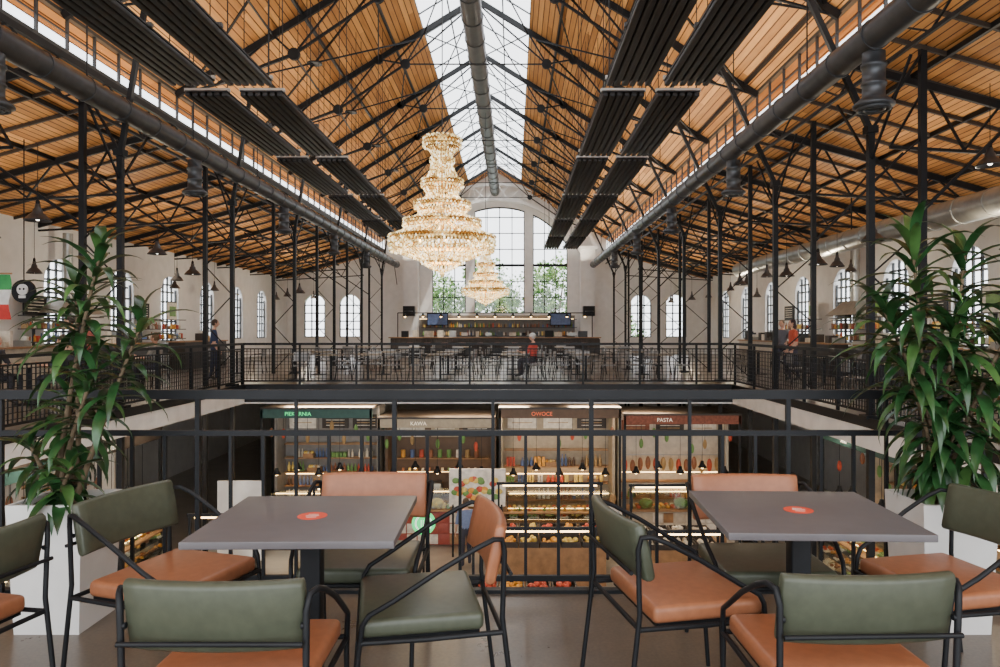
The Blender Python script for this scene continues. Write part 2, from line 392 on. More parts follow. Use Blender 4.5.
# ------------------------------------------------------------ railings
def railing(p,q,near=False):
    b=Bd(); p=Vector(p);q=Vector(q); L=(q-p).length; d=(q-p)/L
    up=Vector((0,0,1))
    if near:
        b.beam(p+up*1.1,q+up*1.1,.045,steel,.05); b.beam(p+up*.89,q+up*.89,.025,steel,.03); b.beam(p+up*.1,q+up*.1,.025,steel,.03)
        n=int(L/.178)
        for i in range(n+1):
            a=p+d*(L*i/n); post=i%6==0
            b.beam(a+up*(-.0 if post else .1),a+up*(1.09 if post or i%3==0 else .89),.024 if post else .017,steel)
    else:
        b.beam(p+up*1.08,q+up*1.08,.06,steel,.06); b.beam(p+up*.95,q+up*.95,.03,steel,.03); b.beam(p+up*.1,q+up*.1,.03,steel,.04)
        n=int(L/.1)
        for i in range(n+1):
            a=p+d*(L*i/n); post=i%15==0
            b.beam(a+up*(0 if post else .1),a+up*(1.07 if post else .95),.05 if post else .015,steel)
        z=.17
        while z<.93: b.beam(p+up*z,q+up*z,.011,steel); z+=.09
    b.done('railing')
railing((XL,YN-.06,0),(XR,YN-.06,0),True)
railing((XL-.08,YF+.08,0),(XR+.08,YF+.08,0)); railing((XL-.08,YN,0),(XL-.08,YF,0)); railing((XR+.08,YN,0),(XR+.08,YF,0))
# ------------------------------------------------------------ chandelier
def chandelier():
    b=Bd()
    def strands(r0,z0,r1,z1,n,m,sag=0,br=.0125):
        for i in range(n):
            an=2*math.pi*i/n+U(-.01,.01)
            for k in range(m):
                t=k/(m-1); r=r0+(r1-r0)*(t**1.7 if sag>0 else t**.6 if sag<0 else t); z=z0+(z1-z0)*t
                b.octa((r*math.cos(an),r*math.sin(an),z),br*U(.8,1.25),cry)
    def ring(r,z,h,n=48):
        b.lathe([(r,z),(r+.012,z),(r+.012,z+h),(r,z+h),(r,z)],(0,0,0),brass,40)
        for j in range(3):
            for i in range(n): 
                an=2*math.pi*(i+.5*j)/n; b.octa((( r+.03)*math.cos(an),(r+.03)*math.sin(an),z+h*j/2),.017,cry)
    # crown
    ring(.29,2.06,.12,32); strands(.29,2.06,.15,1.88,30,8,-1); strands(.3,2.22,.2,2.24,18,4)
    # neck and first tier
    ring(.17,1.80,.06,22); strands(.17,1.84,.30,1.48,36,16,1)
    ring(.32,1.40,.10,36); strands(.34,1.40,.25,1.28,36,6)
    # second tier
    strands(.25,1.30,.42,1.10,42,10,1); ring(.44,1.04,.09,46); strands(.46,1.05,.38,.94,46,5)
    # third tier
    strands(.38,.97,.60,.82,56,11,1); ring(.62,.74,.09,60); strands(.64,.75,.56,.66,60,5)
    # main wide ring
    strands(.56,.70,.86,.56,80,14); ring(.86,.42,.14,92); strands(.88,.46,.86,.32,92,7,0,.017)
    # lower bowl, convex
    strands(.84,.40,.34,.16,72,22,1); strands(.66,.40,.3,.2,40,12,1)
    ring(.32,.12,.06,32); strands(.32,.14,.07,-.02,30,9,1); b.octa((0,0,-.06),.05,cry)
    b.tube([(0,0,.1),(0,0,2.3)],.02,brass,8)
    b.lathe([(.0,2.3),(.05,2.28),(.05,2.2),(0,2.2)],(0,0,0),brass,12)
    for k in range(8):
        a=math.pi*k/4
        b.tube([(0,0,.9),(.3*math.cos(a),.3*math.sin(a),.7),(.86*math.cos(a),.86*math.sin(a),.5)],.012,brass,6)
        b.ell((.6*math.cos(a),.6*math.sin(a),.56),(.03,.03,.05),warm,8,6)
    z=2.28
    while z<7.0: b.tube([(0,0,z),(0,0,z+.11)],.010,steelg,6); z+=.1
    return b
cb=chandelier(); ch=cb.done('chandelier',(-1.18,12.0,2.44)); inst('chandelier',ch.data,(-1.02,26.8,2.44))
# ------------------------------------------------------------ pendant lamps
b=Bd(); b.lathe([(.0,.34),(.05,.34),(.06,.26),(.09,.22),(.10,.16),(.17,.10),(.25,.0),(.26,0),(.25,-.02),(.235,-.0),(.16,.09),(.08,.15),(0,.15)],(0,0,0),mat('lamp_enamel',(.08,.08,.085),.3,.5,.1),24)
b.ell((0,0,.06),(.055,.055,.07),coolw,10,7); b.tube([(0,0,.34),(0,0,1.6)],.008,steel,5); b.lathe([(.04,.34),(.04,.4),(.02,.44),(0,.44)],(0,0,0),steel,10)
lm=b.done('pendant_lamp',(-8.45,12.8,3.4)); lm.scale=(.85,.85,.85)
for p in[(-8.9,20,3.0),(-8.4,17,3.25),(-8.3,28,2.9),(7.95,12,4.2),(7.0,14,3.2),(7.2,17,3.0),(7.6,20,2.95),(7.25,23,2.9)]: inst('pendant_lamp',lm.data,p).scale=(.85,.85,.85)
for y in(11,15,19,23,27,31,35,39):
    for x in(-10.8,-12.6,8.4,10.8):
        if R()<.75: inst('pendant_lamp',lm.data,(x+U(-.3,.3),y+U(-.5,.5),U(2.9,3.4))).scale=(.75,.75,.9)
# ------------------------------------------------------------ chair / table
def chairmesh(seatm,backm,name='c'):
    b=Bd(); r=.0095
    b.cushion((0,.01,.435),(.47,.43,.065),seatm,.022)
    b.box((0,.01,.397),(.44,.40,.012),steel)
    rx=Matrix.Rotation(math.radians(12),3,'X')
    n=10; vs=[];fs=[]
    prof=[(-.020,-.090),(-.022,0),(-.020,.090),(-.014,.100),(0,.104),(.014,.100),(.020,.090),(.022,0),(.020,-.090),(.014,-.100),(0,-.104),(-.014,-.100)]
    for i in range(n+3):
        t=min(max((i-1)/n,0),1)*2-1; x=t*.242
        end=i in(0,n+2)
        if i==0:x=-.248
        if i==n+2:x=.248
        yy=-.272+.03*t*t
        for py,pz in prof:
            p=rx@Vector((0,py*(.5 if end else 1),pz*(.95 if end else 1))); vs.append((x,yy+p.y,.665+p.z))
    m=len(prof)
    for i in range(n+2):
        for k in range(m): fs.append((i*m+k,i*m+(k+1)%m,(i+1)*m+(k+1)%m,(i+1)*m+k))
    fs.append(tuple(range(m))); fs.append(tuple(range((n+2)*m,(n+3)*m))); b.add(vs,fs,backm,True)
    for s in(-1,1):
        pts=[(s*.245,.25,0),(s*.25,.225,.36),(s*.256,.212,.46),(s*.262,.19,.495),(s*.272,.11,.54),(s*.282,-.05,.64),(s*.282,-.17,.705),(s*.276,-.23,.73),(s*.262,-.262,.725),(s*.255,-.272,.68),(s*.252,-.265,.45),(s*.256,-.32,0)]
        b.tube(pts,r,steel,8)
        b.tube([(s*.252,.225,.40),(s*.25,0,.395),(s*.252,-.265,.40)],r,steel,8)
        b.tube([(s*.255,-.268,.64),(s*.24,-.268,.64)],r,steel,6)
    b.tube([(-.252,.225,.40),(.252,.225,.40)],r,steel,8); b.tube([(-.252,-.265,.40),(.252,-.265,.40)],r,steel,8)
    b.tube([(-.252,-.295,.60),(.252,-.295,.60)],r*.8,steel,8)
    return b
cO=chairmesh(orange,green).done('dining_chair',(-.82,2.24,0),0)
cG=chairmesh(green,orange).done('dining_chair',(-.66,3.18,0),math.pi)
def ch_(me,x,y,deg): inst('dining_chair',me,(x,y,0),math.radians(deg))
ch_(cO.data,-1.40,2.98,-108); ch_(cG.data,-.345,2.70,101); ch_(cO.data,-2.06,2.50,78)
ch_(cO.data,.65,2.82,-78); ch_(cG.data,1.09,3.14,180); ch_(cO.data,1.76,2.93,102); ch_(cO.data,.99,2.29,2)
def table(w,d):
    b=Bd(); b.cushion((0,0,.737),(w,d,.026),tabt,.003); b.box((0,0,.718),(.45,.45,.012),steel)
    b.cushion((0,0,.36),(.075,.075,.71),steel,.008); b.cushion((0,0,.012),(.44,.44,.02),steel,.005)
    b.tube([(0,.0,.7503),(0,.0,.7512)],.055,red,32)
    for k in range(3): b.box((0,-.02+.02*k,.7515),(.05-.012*abs(k-1),.004,.0006),goods[8])
    return b
t=table(.71,.66).done('dining_table',(-.755,2.71,0),math.radians(1)); inst('dining_table',t.data,(1.11,2.80,0),math.radians(-2))
# far seating
gch=mat('grey_wire',(.30,.30,.30),.5,.3)
b=Bd()
b.cushion((0,0,.44),(.44,.42,.04),gch,.015); b.cushion((0,-.22,.7),(.42,.03,.26),gch,.012)
for s in(-1,1):
    b.tube([(s*.2,.22,0),(s*.19,.18,.43)],.012,steel,6); b.tube([(s*.2,-.26,0),(s*.19,-.19,.44),(s*.19,-.23,.8)],.012,steel,6); b.tube([(s*.19,-.22,.65),(s*.22,0,.66),(s*.2,.17,.6),(s*.19,.18,.43)],.01,steel,6)
fc=b.done('cafe_chair',(-6,20.4,0),.3)
b=Bd(); b.cushion((0,0,.74),(.7,.7,.03),mat('oak_table',(.3,.24,.17),.4),.006); b.cushion((0,0,.37),(.06,.06,.72),steel,.01); b.cushion((0,0,.012),(.42,.42,.02),steel,.005)
ft=b.done('cafe_table',(-5.2,20.6,0))
for ry in(20.8,23.4,26.5,30):
    x=-6.3
    while x<5.4:
        if abs(x+5.2)>.2 or ry>21: inst('cafe_table',ft.data,(x,ry+U(-.1,.1),0))
        if ry<28 or R()<.5:
            for dx,dy,an in((-.68,0,-1.57),(.68,0,1.57),(0,.7,3.14)):
                if R()<.85: inst('cafe_chair',fc.data,(x+dx,ry+dy,0),an+U(-.2,.2))
        x+=2.1
for x,y in((-9.4,14),(-9.6,18),(-9.2,24),(7.9,15.2),(8.2,19),(8.0,23.5)):
    inst('cafe_table',ft.data,(x,y,0)); inst('cafe_chair',fc.data,(x-.68,y,0),-1.57); inst('cafe_chair',fc.data,(x+.68,y,0),1.57)
# ------------------------------------------------------------ plants
def leaf(b,p,az,el,L,W,m,droop=1.2):
    n=8; pos=Vector(p); cur=el; pts=[]
    for i in range(n+1):
        pts.append((pos.copy(),cur)); pos=pos+Vector((math.cos(az)*math.cos(cur),math.sin(az)*math.cos(cur),math.sin(cur)))*(L/n); cur-=droop/n*(.5+i/n)
    side=Vector((-math.sin(az),math.cos(az),0)); vs=[];fs=[]
    for i,(q,c) in enumerate(pts):
        t=i/n; w=W*.5*(math.sin(math.pi*min(1,t*.86+.08))**.7)*(1-t**4*.95)
        up=Vector((-math.sin(c)*math.cos(az),-math.sin(c)*math.sin(az),math.cos(c)))
        vs+= [q-side*w+up*w*.35,q,q+side*w+up*w*.35]
    for i in range(n):
        a=i*3; fs+=[(a,a+1,a+4,a+3),(a+1,a+2,a+5,a+4)]
    b.add(vs,fs,m,True)
def plant(canes,h=.62):
    b=Bd(); w=.18
    b.add([(-w*.86,-w*.86,0),(w*.86,-w*.86,0),(w*.86,w*.86,0),(-w*.86,w*.86,0),(-w,-w,h),(w,-w,h),(w,w,h),(-w,w,h),(-w+.02,-w+.02,h),(w-.02,-w+.02,h),(w-.02,w-.02,h),(-w+.02,w-.02,h),(-w+.02,-w+.02,h-.06),(w-.02,-w+.02,h-.06),(w-.02,w-.02,h-.06),(-w+.02,w-.02,h-.06)],
      [(0,1,2,3),(0,1,5,4),(1,2,6,5),(2,3,7,6),(3,0,4,7),(4,5,9,8),(5,6,10,9),(6,7,11,10),(7,4,8,11),(8,9,13,12),(9,10,14,13),(10,11,15,14),(11,8,12,15)],whitepl)
    b.add([(-w+.02,-w+.02,h-.05),(w-.02,-w+.02,h-.05),(w-.02,w-.02,h-.05),(-w+.02,w-.02,h-.05)],[(0,1,2,3)],soil)
    for base,top,nl,Lf,span in canes:
        bs=Vector((base[0],base[1],h-.06)); tp=Vector(top); mid=Vector((bs.x*.6+tp.x*.4+U(-.04,.04),bs.y*.6+tp.y*.4,(bs.z+tp.z)/2))
        f=lambda t:bs*(1-t)**2+mid*2*t*(1-t)+tp*t*t
        b.tube([f(i/8) for i in range(9)],[.016-.009*i/8 for i in range(9)],stemm,8)
        for j in range(nl):
            t=1-span*(j/nl); q=f(t)
            k=j/nl*span*1.6
            el=math.radians(78-90*min(1,k*1.3)**.5+U(-14,14)); L=Lf*U(.7,1.1)*(.75+.25*min(1,j/5))
            leaf(b,q,j*2.4+U(-.4,.4),el,L,U(.040,.060),leafm if R()<.8 else leaf2,U(1.0,2.2))
    return b
plant([((-.06,0),(.20,-.05,1.84),34,.33,.35),((.03,.05),(.02,.05,1.66),32,.34,.4),((.06,-.06),(.38,.0,1.50),32,.33,.45),((-.03,-.04),(.20,-.1,1.26),30,.31,.5),((0,.08),(-.04,.1,1.12),26,.30,.6),((.0,0),(-.10,-.12,.9),24,.28,.8),((.02,-.08),(.12,-.15,.8),20,.25,.8)]).done('potted_dracaena',(-2.22,3.58,0))
plant([((-.06,0),(-.16,-.05,1.86),46,.38,.4),((.03,.05),(.16,.05,1.84),46,.40,.5),((.06,-.06),(-.28,.0,1.56),44,.38,.5),((-.03,-.04),(.34,-.1,1.55),40,.38,.6),((0,.08),(.02,-.1,1.5),52,.38,.75),((.0,0),(-.2,-.08,1.25),42,.34,.8),((.02,-.08),(.22,-.12,1.2),42,.33,.8),((.02,.08),(.0,-.12,.95),30,.28,.8)]).done('potted_dracaena',(2.12,3.58,0))
# ------------------------------------------------------------ stalls
def shelfgoods(b,x0,x1,y,z0,rows,rh,dep,dens=.9,board=None,kind='mix'):
    for r in range(rows+1): b.box(((x0+x1)/2,y,z0+r*rh),(x1-x0,dep,.03),board or dark)
    for r in range(rows):
        x=x0+.05
        while x<x1-.2:
            if kind=='mix' and R()<.35 and x<x1-.55:
                w=U(.3,.5); b.box((x+w/2,y,z0+r*rh+.07),(w,dep*.8,.12),lwood)
                for q in range(5): b.ell((x+w*(.15+.17*q),y-dep*.1,z0+r*rh+.16),(.05,.09,.05),goods[random.choice([1,2,9,4])],8,5)
                x+=w+.04; continue
            w=U(.07,.13); h=U(.45,.75)*rh
            run=random.randint(2,5) if kind=='mix' else 1; m=random.choice(goods); bt=R()<.6
            for _ in range(run):
                if x>x1-.2 or R()>dens: x+=w+.02; continue
                if bt: b.tube([(x+w/2,y,z0+r*rh+.015),(x+w/2,y,z0+r*rh+h*.6),(x+w/2,y,z0+r*rh+h*.75),(x+w/2,y,z0+r*rh+h)],[w*.42,w*.42,w*.16,w*.16],m,7)
                else: b.box((x+w/2,y,z0+r*rh+h*.35+.015),(w*.85,dep*.6,h*.7),m)
                x+=w+.012
def text(b,s,size,maxw,fn,m):
    cu=bpy.data.curves.new('t','FONT'); cu.body=s; cu.size=size; cu.align_x='CENTER'; cu.extrude=.01
    o=bpy.data.objects.new('t',cu); sc.collection.objects.link(o); bpy.context.view_layer.update()
    me=bpy.data.meshes.new_from_object(o.evaluated_get(bpy.context.evaluated_depsgraph_get()))
    wv=max([v.co.x for v in me.vertices]+[.1]); k=min(1,maxw/2/wv)
    b.add([fn(v.co.x*k,v.co.y*k,v.co.z) for v in me.vertices],[tuple(p.vertices) for p in me.polygons],m)
    bpy.data.objects.remove(o); bpy.data.meshes.remove(me)
def stall(loc,rz,w,sign,signc,H=3.4,counterm=None,board=None,backm=None,style=0):
    b=Bd(); cm=counterm or lwood; bk=backm or whitef
    b.cushion((0,.1,.45),(w-.3,.5,.9),cm,.02); b.box((0,0,1.0),(w-.2,.75,.04),lwood)
    if style%2==0:
        for tz in(.32,.62,.92):
            b.box((0,-.28,tz-.06),(w-.4,.3,.02),steelg); b.box((0,-.18,tz+.17),(w-.5,.02,.015),warm)
            x=-(w-.6)/2
            while x<(w-.6)/2-.1:
                q=U(.22,.4); g=random.choice(goods[:5]+[goods[9],goods[1],goods[6]])
                b.box((x+q/2,-.3,tz-.03),(q*.9,.24,.03),goods[8] if R()<.4 else dark)
                for _ in range(6): b.ell((x+q/2+U(-.4,.4)*q,-.3+U(-.08,.08),tz+.02),(.045,.05,.035),g,7,5)
                x+=q+.02
        b.box((0,-.44,.62),(w-.4,.008,.75),glassd); b.box((0,-.2,.12),(w-.4,.45,.24),dark)
    else:
        b.box((0,-.2,.5),(w-.35,.06,.96),cm); n=int((w-.4)/.3)
        for i in range(n):
            for j in range(3): b.cushion((-(w-.4)/2+.16+i*.3,-.245,.18+.3*j),(.27,.03,.27),random.choice([cm,cm,goods[8],lwood]),.008)
        for q in(-.3,0,.3): b.ell((q*w,-.1,1.16),(.2,.18,.14),goods[random.choice([1,2,9,3])],12,8)
    b.box((0,0,1.46),(w-.5,.55,.03),glassd); b.box((0,-.27,1.25),(w-.5,.01,.42),glassd)
    for s in(-1,1): b.box((s*(w/2-.25),0,1.25),(.02,.55,.42),steelg)
    for yy in(-.15,0,.15):
        x=-(w-.6)/2
        while x<(w-.6)/2:
            b.ell((x,yy+U(-.03,.03),1.06),(.06,.07,.05),random.choice(goods[:5]+[goods[9]]),8,5); x+=.14
    b.box((0,.1,1.44),(w-.6,.05,.02),warm)
    b.box((0,1.72,H/2),(w,.06,H),bk)
    if style==1:   # cafe: machine, hanging mugs, menu wall
        b.box((0,1.4,.9),(w-.4,.5,.05),lwood); b.cushion((-.4,1.35,1.2),(.8,.4,.5),silver,.04); b.cushion((.7,1.35,1.12),(.35,.35,.38),steelg,.03)
        for q in range(12): b.tube([(-1.2+q*.2,1.5,1.75),(-1.2+q*.2,1.5,1.85)],.04,random.choice(goods),8)
        b.box((0,1.5,1.73),(w-.5,.25,.03),lwood); b.box((0,1.5,2.15),(w-.5,.25,.03),lwood)
        for q in range(9): b.tube([(-1.2+q*.28,1.5,2.17),(-1.2+q*.28,1.5,2.4)],.07,random.choice(goods),9)
    elif style==3: # butcher: hanging rail and tiles
        b.beam((-w/2+.2,1.2,2.3),(w/2-.2,1.2,2.3),.03,silver)
        for q in range(13): b.ell((-w*.42+q*w*.07,1.2,2.0+U(-.06,.06)),(.08,.07,.2),goods[random.choice([0,6,6,9])],9,7); b.tube([(-w*.42+q*w*.07,1.2,2.15),(-w*.42+q*w*.07,1.2,2.3)],.008,silver,4)
        shelfgoods(b,-w/2+.15,w/2-.15,1.5,.95,1,.5,.3,.9,lwood)
    else:
        shelfgoods(b,-w/2+.15,w/2-.15,1.5,.95,4 if style==0 else 3,.42 if style==0 else .5,.3,.85,lwood)
    b.box((0,1.4,1.74),(w-.4,.03,.02),warm)
    for s in(-1,1): b.box((s*(w/2-.05),1.3,H/2),(.08,.8,H),bk)
    b.box((0,-.25,H-.16),(w,.06,.26),board or dark); b.box((0,.7,H-.02),(w,2.0,.05),dark)
    for s in(-1,1): b.box((s*(w/2-.04),-.25,H/2),(.06,.06,H),steel)
    for q in(-.3,0,.3): b.box((q*w,1.3,H-.12),(.7,.08,.04),coolw)
    for q in(-.3,.02,.32): b.box((q*w,1.66,H-.62),(w*.26,.03,.42),random.choice([dark,goods[8],board or dark]))
    for q in(-.3,.02,.32):
        for l in range(4): b.box((q*w,1.64,H-.5-.08*l),(w*.18,.01,.02),goods[8] if l%2 else goods[9])
    for i in range(9):
        x=-w*.44+i*w*.11; L=U(.2,.7)
        if R()<.6: b.ell((x,.1,H-.35-L),(.06,.06,.14),random.choice([goods[6],goods[9],goods[0],goods[3]]),8,6); b.tube([(x,.1,H-.25-L),(x,.1,H-.05)],.006,steel,4)
    for i in range(5):
        x=(-2+i)*w*.19; zz=2.0+.15*(i%2); b.lathe([(0,.18),(.04,.18),(.06,.1),(.13,0),(.12,0),(.05,.09),(0,.1)],(x,0,zz),steel,14); b.ell((x,0,zz+.01),(.055,.055,.055),warm,8,6); b.tube([(x,0,zz+.18),(x,0,H-.05)],.006,steel,5)
    text(b,sign,.15,w*.5,lambda x,y,z:(x-.5,-.29-z,H-.22+y),signc)
    return b.done('market_stall',loc,rz)
sg=mat('sign_green',(.1,.7,.25),.5,0,0,1,0,(.1,.8,.3),.8); sw=mat('sign_white',(1,.95,.85),.5,0,0,1,0,(1,.9,.7),.3); sr=mat('sign_red',(.9,.15,.05),.5,0,0,1,0,(1,.2,.05),.4)
wb=mat('board_brown',(.12,.07,.04),.6); wt=mat('board_teal',(.03,.09,.08),.6); wc=mat('board_cream',(.42,.35,.25),.6)
br_=mat('brick_red',(.24,.08,.05),.8,0,.3,14); ct=mat('cream_tile',(.55,.49,.4),.4); rt=mat('red_tile',(.35,.07,.05),.4); gy=mat('grey_board',(.22,.21,.20),.6)
names=[('PIEKARNIA',sg,wt),('KAWA',sw,wc),('OWOCE',sr,wb),('PASTA',sw,br_),('WINO',sr,wb),('SERY',sw,wt),('RYBY',sw,dark),('KWIATY',sg,wb)]
for i,(x,w_,h_,st_) in enumerate([(-5.45,3.1,3.9,0),(-2.15,3.3,3.6,1),(1.3,3.4,3.9,2),(4.75,3.3,3.7,3)]): stall((x,20.2+.25*(i%2),ZL),0,w_,*names[i][:2],H=h_,counterm=[lwood,rt,wb,ct][i],board=names[i][2],backm=[gy,wb,wc,ct][i],style=st_)
for i,y in enumerate((8.5,12.5,16.5)):
    stall((-9.2,y,ZL),math.pi/2,3.6,*names[4+i][:2],H=3.6,board=names[4+i][2],counterm=ct,backm=whitef)
    stall((8.1,y,ZL),-math.pi/2,3.6,*names[7-i][:2],H=3.6,board=names[7-i][2],counterm=lwood,backm=wc)
def island(x,y,w,cols):
    b=Bd(); b.box((x,y,ZL+.45),(w,1.2,.9),lwood)
    for i in range(int(w/.5)):
        for j in range(2):
            cx=x-w/2+.28+i*.5; cy=y-.3+j*.6; zz=ZL+.95+j*.15
            for a,c in(((.46,.03,.16),(0,-.27)),((.46,.03,.16),(0,.27)),((.03,.54,.16),(-.22,0)),((.03,.54,.16),(.22,0))): b.box((cx+c[0],cy+c[1],zz),a,dark)
            b.box((cx,cy,zz-.07),(.44,.52,.02),dark)
            g=random.choice(cols)
            for k in range(14): b.ell((cx+U(-.17,.17),cy+U(-.22,.22),zz+U(-.0,.07)),(.055,.055,.055),g,7,5)
    for s in(-1,1): b.beam((x+s*(w/2-.05),y,ZL+.9),(x+s*(w/2-.05),y,ZL+2.3),.05,steel)
    b.beam((x-w/2,y,ZL+2.3),(x+w/2,y,ZL+2.3),.06,steel); b.box((x,y,ZL+2.25),(w-.3,.06,.03),warm)
    b.done('produce_stand')
island(.9,17.6,2.6,[goods[1],goods[2],goods[0]]); island(3.9,17.4,2.2,[goods[0],goods[8],goods[4]]); island(-4.0,17.2,1.6,[goods[3],goods[2]]); island(-5.9,14.6,1.4,[goods[1],goods[4]])
island(.4,13.6,2.4,[goods[1],goods[0]]); island(3.6,13.4,2.2,[goods[0],goods[4]])
def sgn(x,y,z):
    b=Bd(); b.tube([(x,y,z),(x,y+.06,z)],.27,mat('sign_green_disc',(.03,.5,.15),.5,0,0,1,0,(.03,.85,.22),1.2),28)
    wd=mat('sign_disc_white',(.9,1,.9),.5,0,0,1,0,(.8,1,.8),.8)
    b.tube([(x,y-.01,z),(x,y,z)],.2,wd,24); b.tube([(x,y-.02,z),(x,y-.01,z)],.16,mat('sign_green_disc',(0,0,0)),20)
    for q in(-.05,0,.05): b.box((x+q,y-.03,z),(.02,.01,.16),wd)
    b.beam((x,y+.03,z-.27),(x,y+.03,ZL),.05,steel); b.box((x,y+.03,ZL+.03),(.4,.4,.06),steel); b.done('round_sign')
sgn(-2.05,16.5,-2.98)
b=Bd(); b.box((-.95,19.2,-2.75),(1.5,.05,1.0),goods[8])
for i in range(26): b.ell((-.95+U(-.6,.6),19.16,-2.75+U(-.3,.3)),(.1,.02,.08),goods[random.choice([0,1,2,3,3])],8,5)
b.beam((-1.6,19.2,ZL),(-1.6,19.2,-3.2),.05,steel); b.beam((-.3,19.2,ZL),(-.3,19.2,-3.2),.05,steel); b.done('flower_poster')
b=Bd(); b.box((-6.5,17.2,-3.1),(1.1,.06,1.9),whitepl); b.box((-6.5,17.2,-4.35),(.5,.4,.5),steel)
b.tube([(-6.7,17.14,-3.1),(-6.4,17.14,-2.6),(-6.2,17.14,-3.0),(-6.5,17.14,-3.5)],.02,goods[5],6); b.done('display_board')
# mezzanine aisle kitchens
def kitchen(loc,rzz,w,cm,hood):
    b=Bd(); b.cushion((0,0,.5),(w,.6,1.0),cm,.02); b.box((0,0,1.02),(w+.1,.7,.04),lwood)
    x=-w/2+.1
    while x<w/2-.2:
        q=U(.1,.35); h=U(.1,.4)
        if R()<.6: b.box((x+q/2,.05,1.04+h/2),(q*.9,.3,h),random.choice([steelg,silver,goods[4],goods[8],goods[9],dark]))
        x+=q+.05
    b.box((0,1.35,.45),(w,.6,.9),steelg); b.box((0,1.35,.92),(w,.62,.03),silver)
    shelfgoods(b,-w/2,w/2,1.5,1.1,2,.38,.25,.8,dark,'x')
    if hood:
        b.add([(-w*.3,.9,1.95),(w*.3,.9,1.95),(w*.3,1.7,1.95),(-w*.3,1.7,1.95),(-w*.12,1.2,2.4),(w*.12,1.2,2.4),(w*.12,1.6,2.4),(-w*.12,1.6,2.4)],[(0,1,5,4),(1,2,6,5),(2,3,7,6),(3,0,4,7),(4,5,6,7)],silver)
        b.tube([(0,1.4,2.38),(0,1.4,4.4)],.14,silver,14)
    b.box((-w*.32,1.6,2.15),(1.0,.04,.6),steel); b.box((w*.3,1.6,2.2),(.8,.04,.7),goods[8]); b.box((w*.3,1.57,2.2),(.5,.02,.4),goods[3])
    for l in range(5): b.box((-w*.32,1.57,2.35-.09*l),(.7,.01,.02),goods[8])
    b.box((-w*.32,1.64,1.4),(.06,.06,1.2),steelg); b.box((w*.3,1.64,1.4),(.06,.06,1.2),steelg)
    b.done('kitchen_counter',loc,rzz)
for i,(x,y,rzz) in enumerate(((-12.2,12.5,math.pi/2),(-12.2,17,math.pi/2),(-12.2,22,math.pi/2),(-12.2,28,math.pi/2),(10.0,13.5,-math.pi/2),(10.0,18.5,-math.pi/2),(10.0,24,-math.pi/2),(10.0,29,-math.pi/2))):
    kitchen((x,y,0),rzz,3.8,[dark,ct,steelg][i%3],i%2==0)
# bar at far wall
b=Bd(); b.cushion((-1.0,40,.5),(11.5,.7,1.0),dark,.02); b.box((-1.0,40,1.03),(11.7,.85,.05),lwood)
for i in range(40): b.box((-6.6+i*.29,39.63,.5),(.16,.03,.9),dark)
shelfgoods(b,-5.6,3.9,44.1,1.1,2,.5,.3,.75,steelg,'x'); b.box((-1,44.3,1.6),(9.6,.04,1.5),gy); b.box((-1,44.0,2.12),(9.4,.05,.03),warm)
for i in range(16): b.box((-6+i*.66+U(-.1,.1),40,1.22),(U(.15,.5),.3,U(.15,.45)),random.choice([whitef,silver,steelg,goods[4],steel]))
for x in(-4.6,2.9): b.box((x,43.9,2.1),(1.3,.06,.75),steel); b.box((x,43.86,2.1),(1.2,.02,.66),goods[7]); b.beam((x,43.95,2.1),(x,44.3,2.1),.1,steel)
for x in range(-6,5): b.lathe([(0,.18),(.04,.18),(.06,.1),(.15,0),(.14,0),(.05,.09),(0,.1)],(x,40,2.2),steel,12); b.ell((x,40,2.2),(.06,.06,.06),warm,8,6)
b.beam((-6.4,40,2.4),(4.4,40,2.4),.05,steel); b.beam((-6.4,40,0),(-6.4,40,2.4),.05,steel); b.beam((4.4,40,0),(4.4,40,2.4),.05,steel)
b.done('bar_counter')
b=Bd(); b.lathe([(0,.76),(.17,.76),(.18,.74),(.17,.71),(0,.71)],(0,0,0),orange,18)
for k in range(4): a=math.pi/4+k*math.pi/2; b.tube([(.12*math.cos(a),.12*math.sin(a),.71),(.2*math.cos(a),.2*math.sin(a),0)],.012,steel,6)
b.lathe([(.17,.25),(.18,.26),(.17,.27)],(0,0,0),steel,18)
st=b.done('bar_stool',(-5.6,39.1,0))
for i in range(1,11): inst('bar_stool',st.data,(-5.6+i*.95,39.1,0))
for x in(-6.3,4.6):
    b=Bd(); b.cushion((x,43.7,2.6),(.7,.5,.6),steel,.02); b.lathe([(0,0),(.25,.0),(.28,-.04)],(x,43.4,2.6),steelg,20); b.beam((x,43.95,2.7),(x,44.25,2.7),.08,steel); b.done('loudspeaker')
b=Bd()
for i,(c) in enumerate([(.05,.35,.1),(.8,.8,.78),(.7,.06,.05)]): 
    m=mat('flag_%d'%i,c,.7); n=8
    for k in range(n):
        z0=2.45-i*.27-.27*k/n; z1=z0-.27/n
        f=lambda z:13.0+.04*math.sin(z*9)
        b.add([(-9.6,f(z0),z0),(-9.1,f(z0)+.03,z0),(-9.1,f(z1)+.03,z1),(-9.6,f(z1),z1)],[(0,1,2,3)],m,True)
b.tube([(-9.65,13,2.47),(-9.05,13,2.47)],.015,lwood,8); b.beam((-9.35,13,2.47),(-9.35,13,4.9),.012,steel); b.done('tricolor_flag')
b=Bd(); b.tube([(-8.85,13.0,2.15),(-8.85,13.06,2.15)],.21,steel,28); b.tube([(-8.85,12.98,2.18),(-8.85,13,2.18)],.1,whitepl,18)
for q in(-1,1): b.ell((-8.85+q*.035,12.97,2.19),(.02,.01,.02),steel,8,5)
b.box((-8.85,12.98,2.05),(.12,.02,.05),whitepl); b.beam((-8.85,13.03,2.35),(-8.85,13.03,4.9),.015,steel); b.done('round_sign')
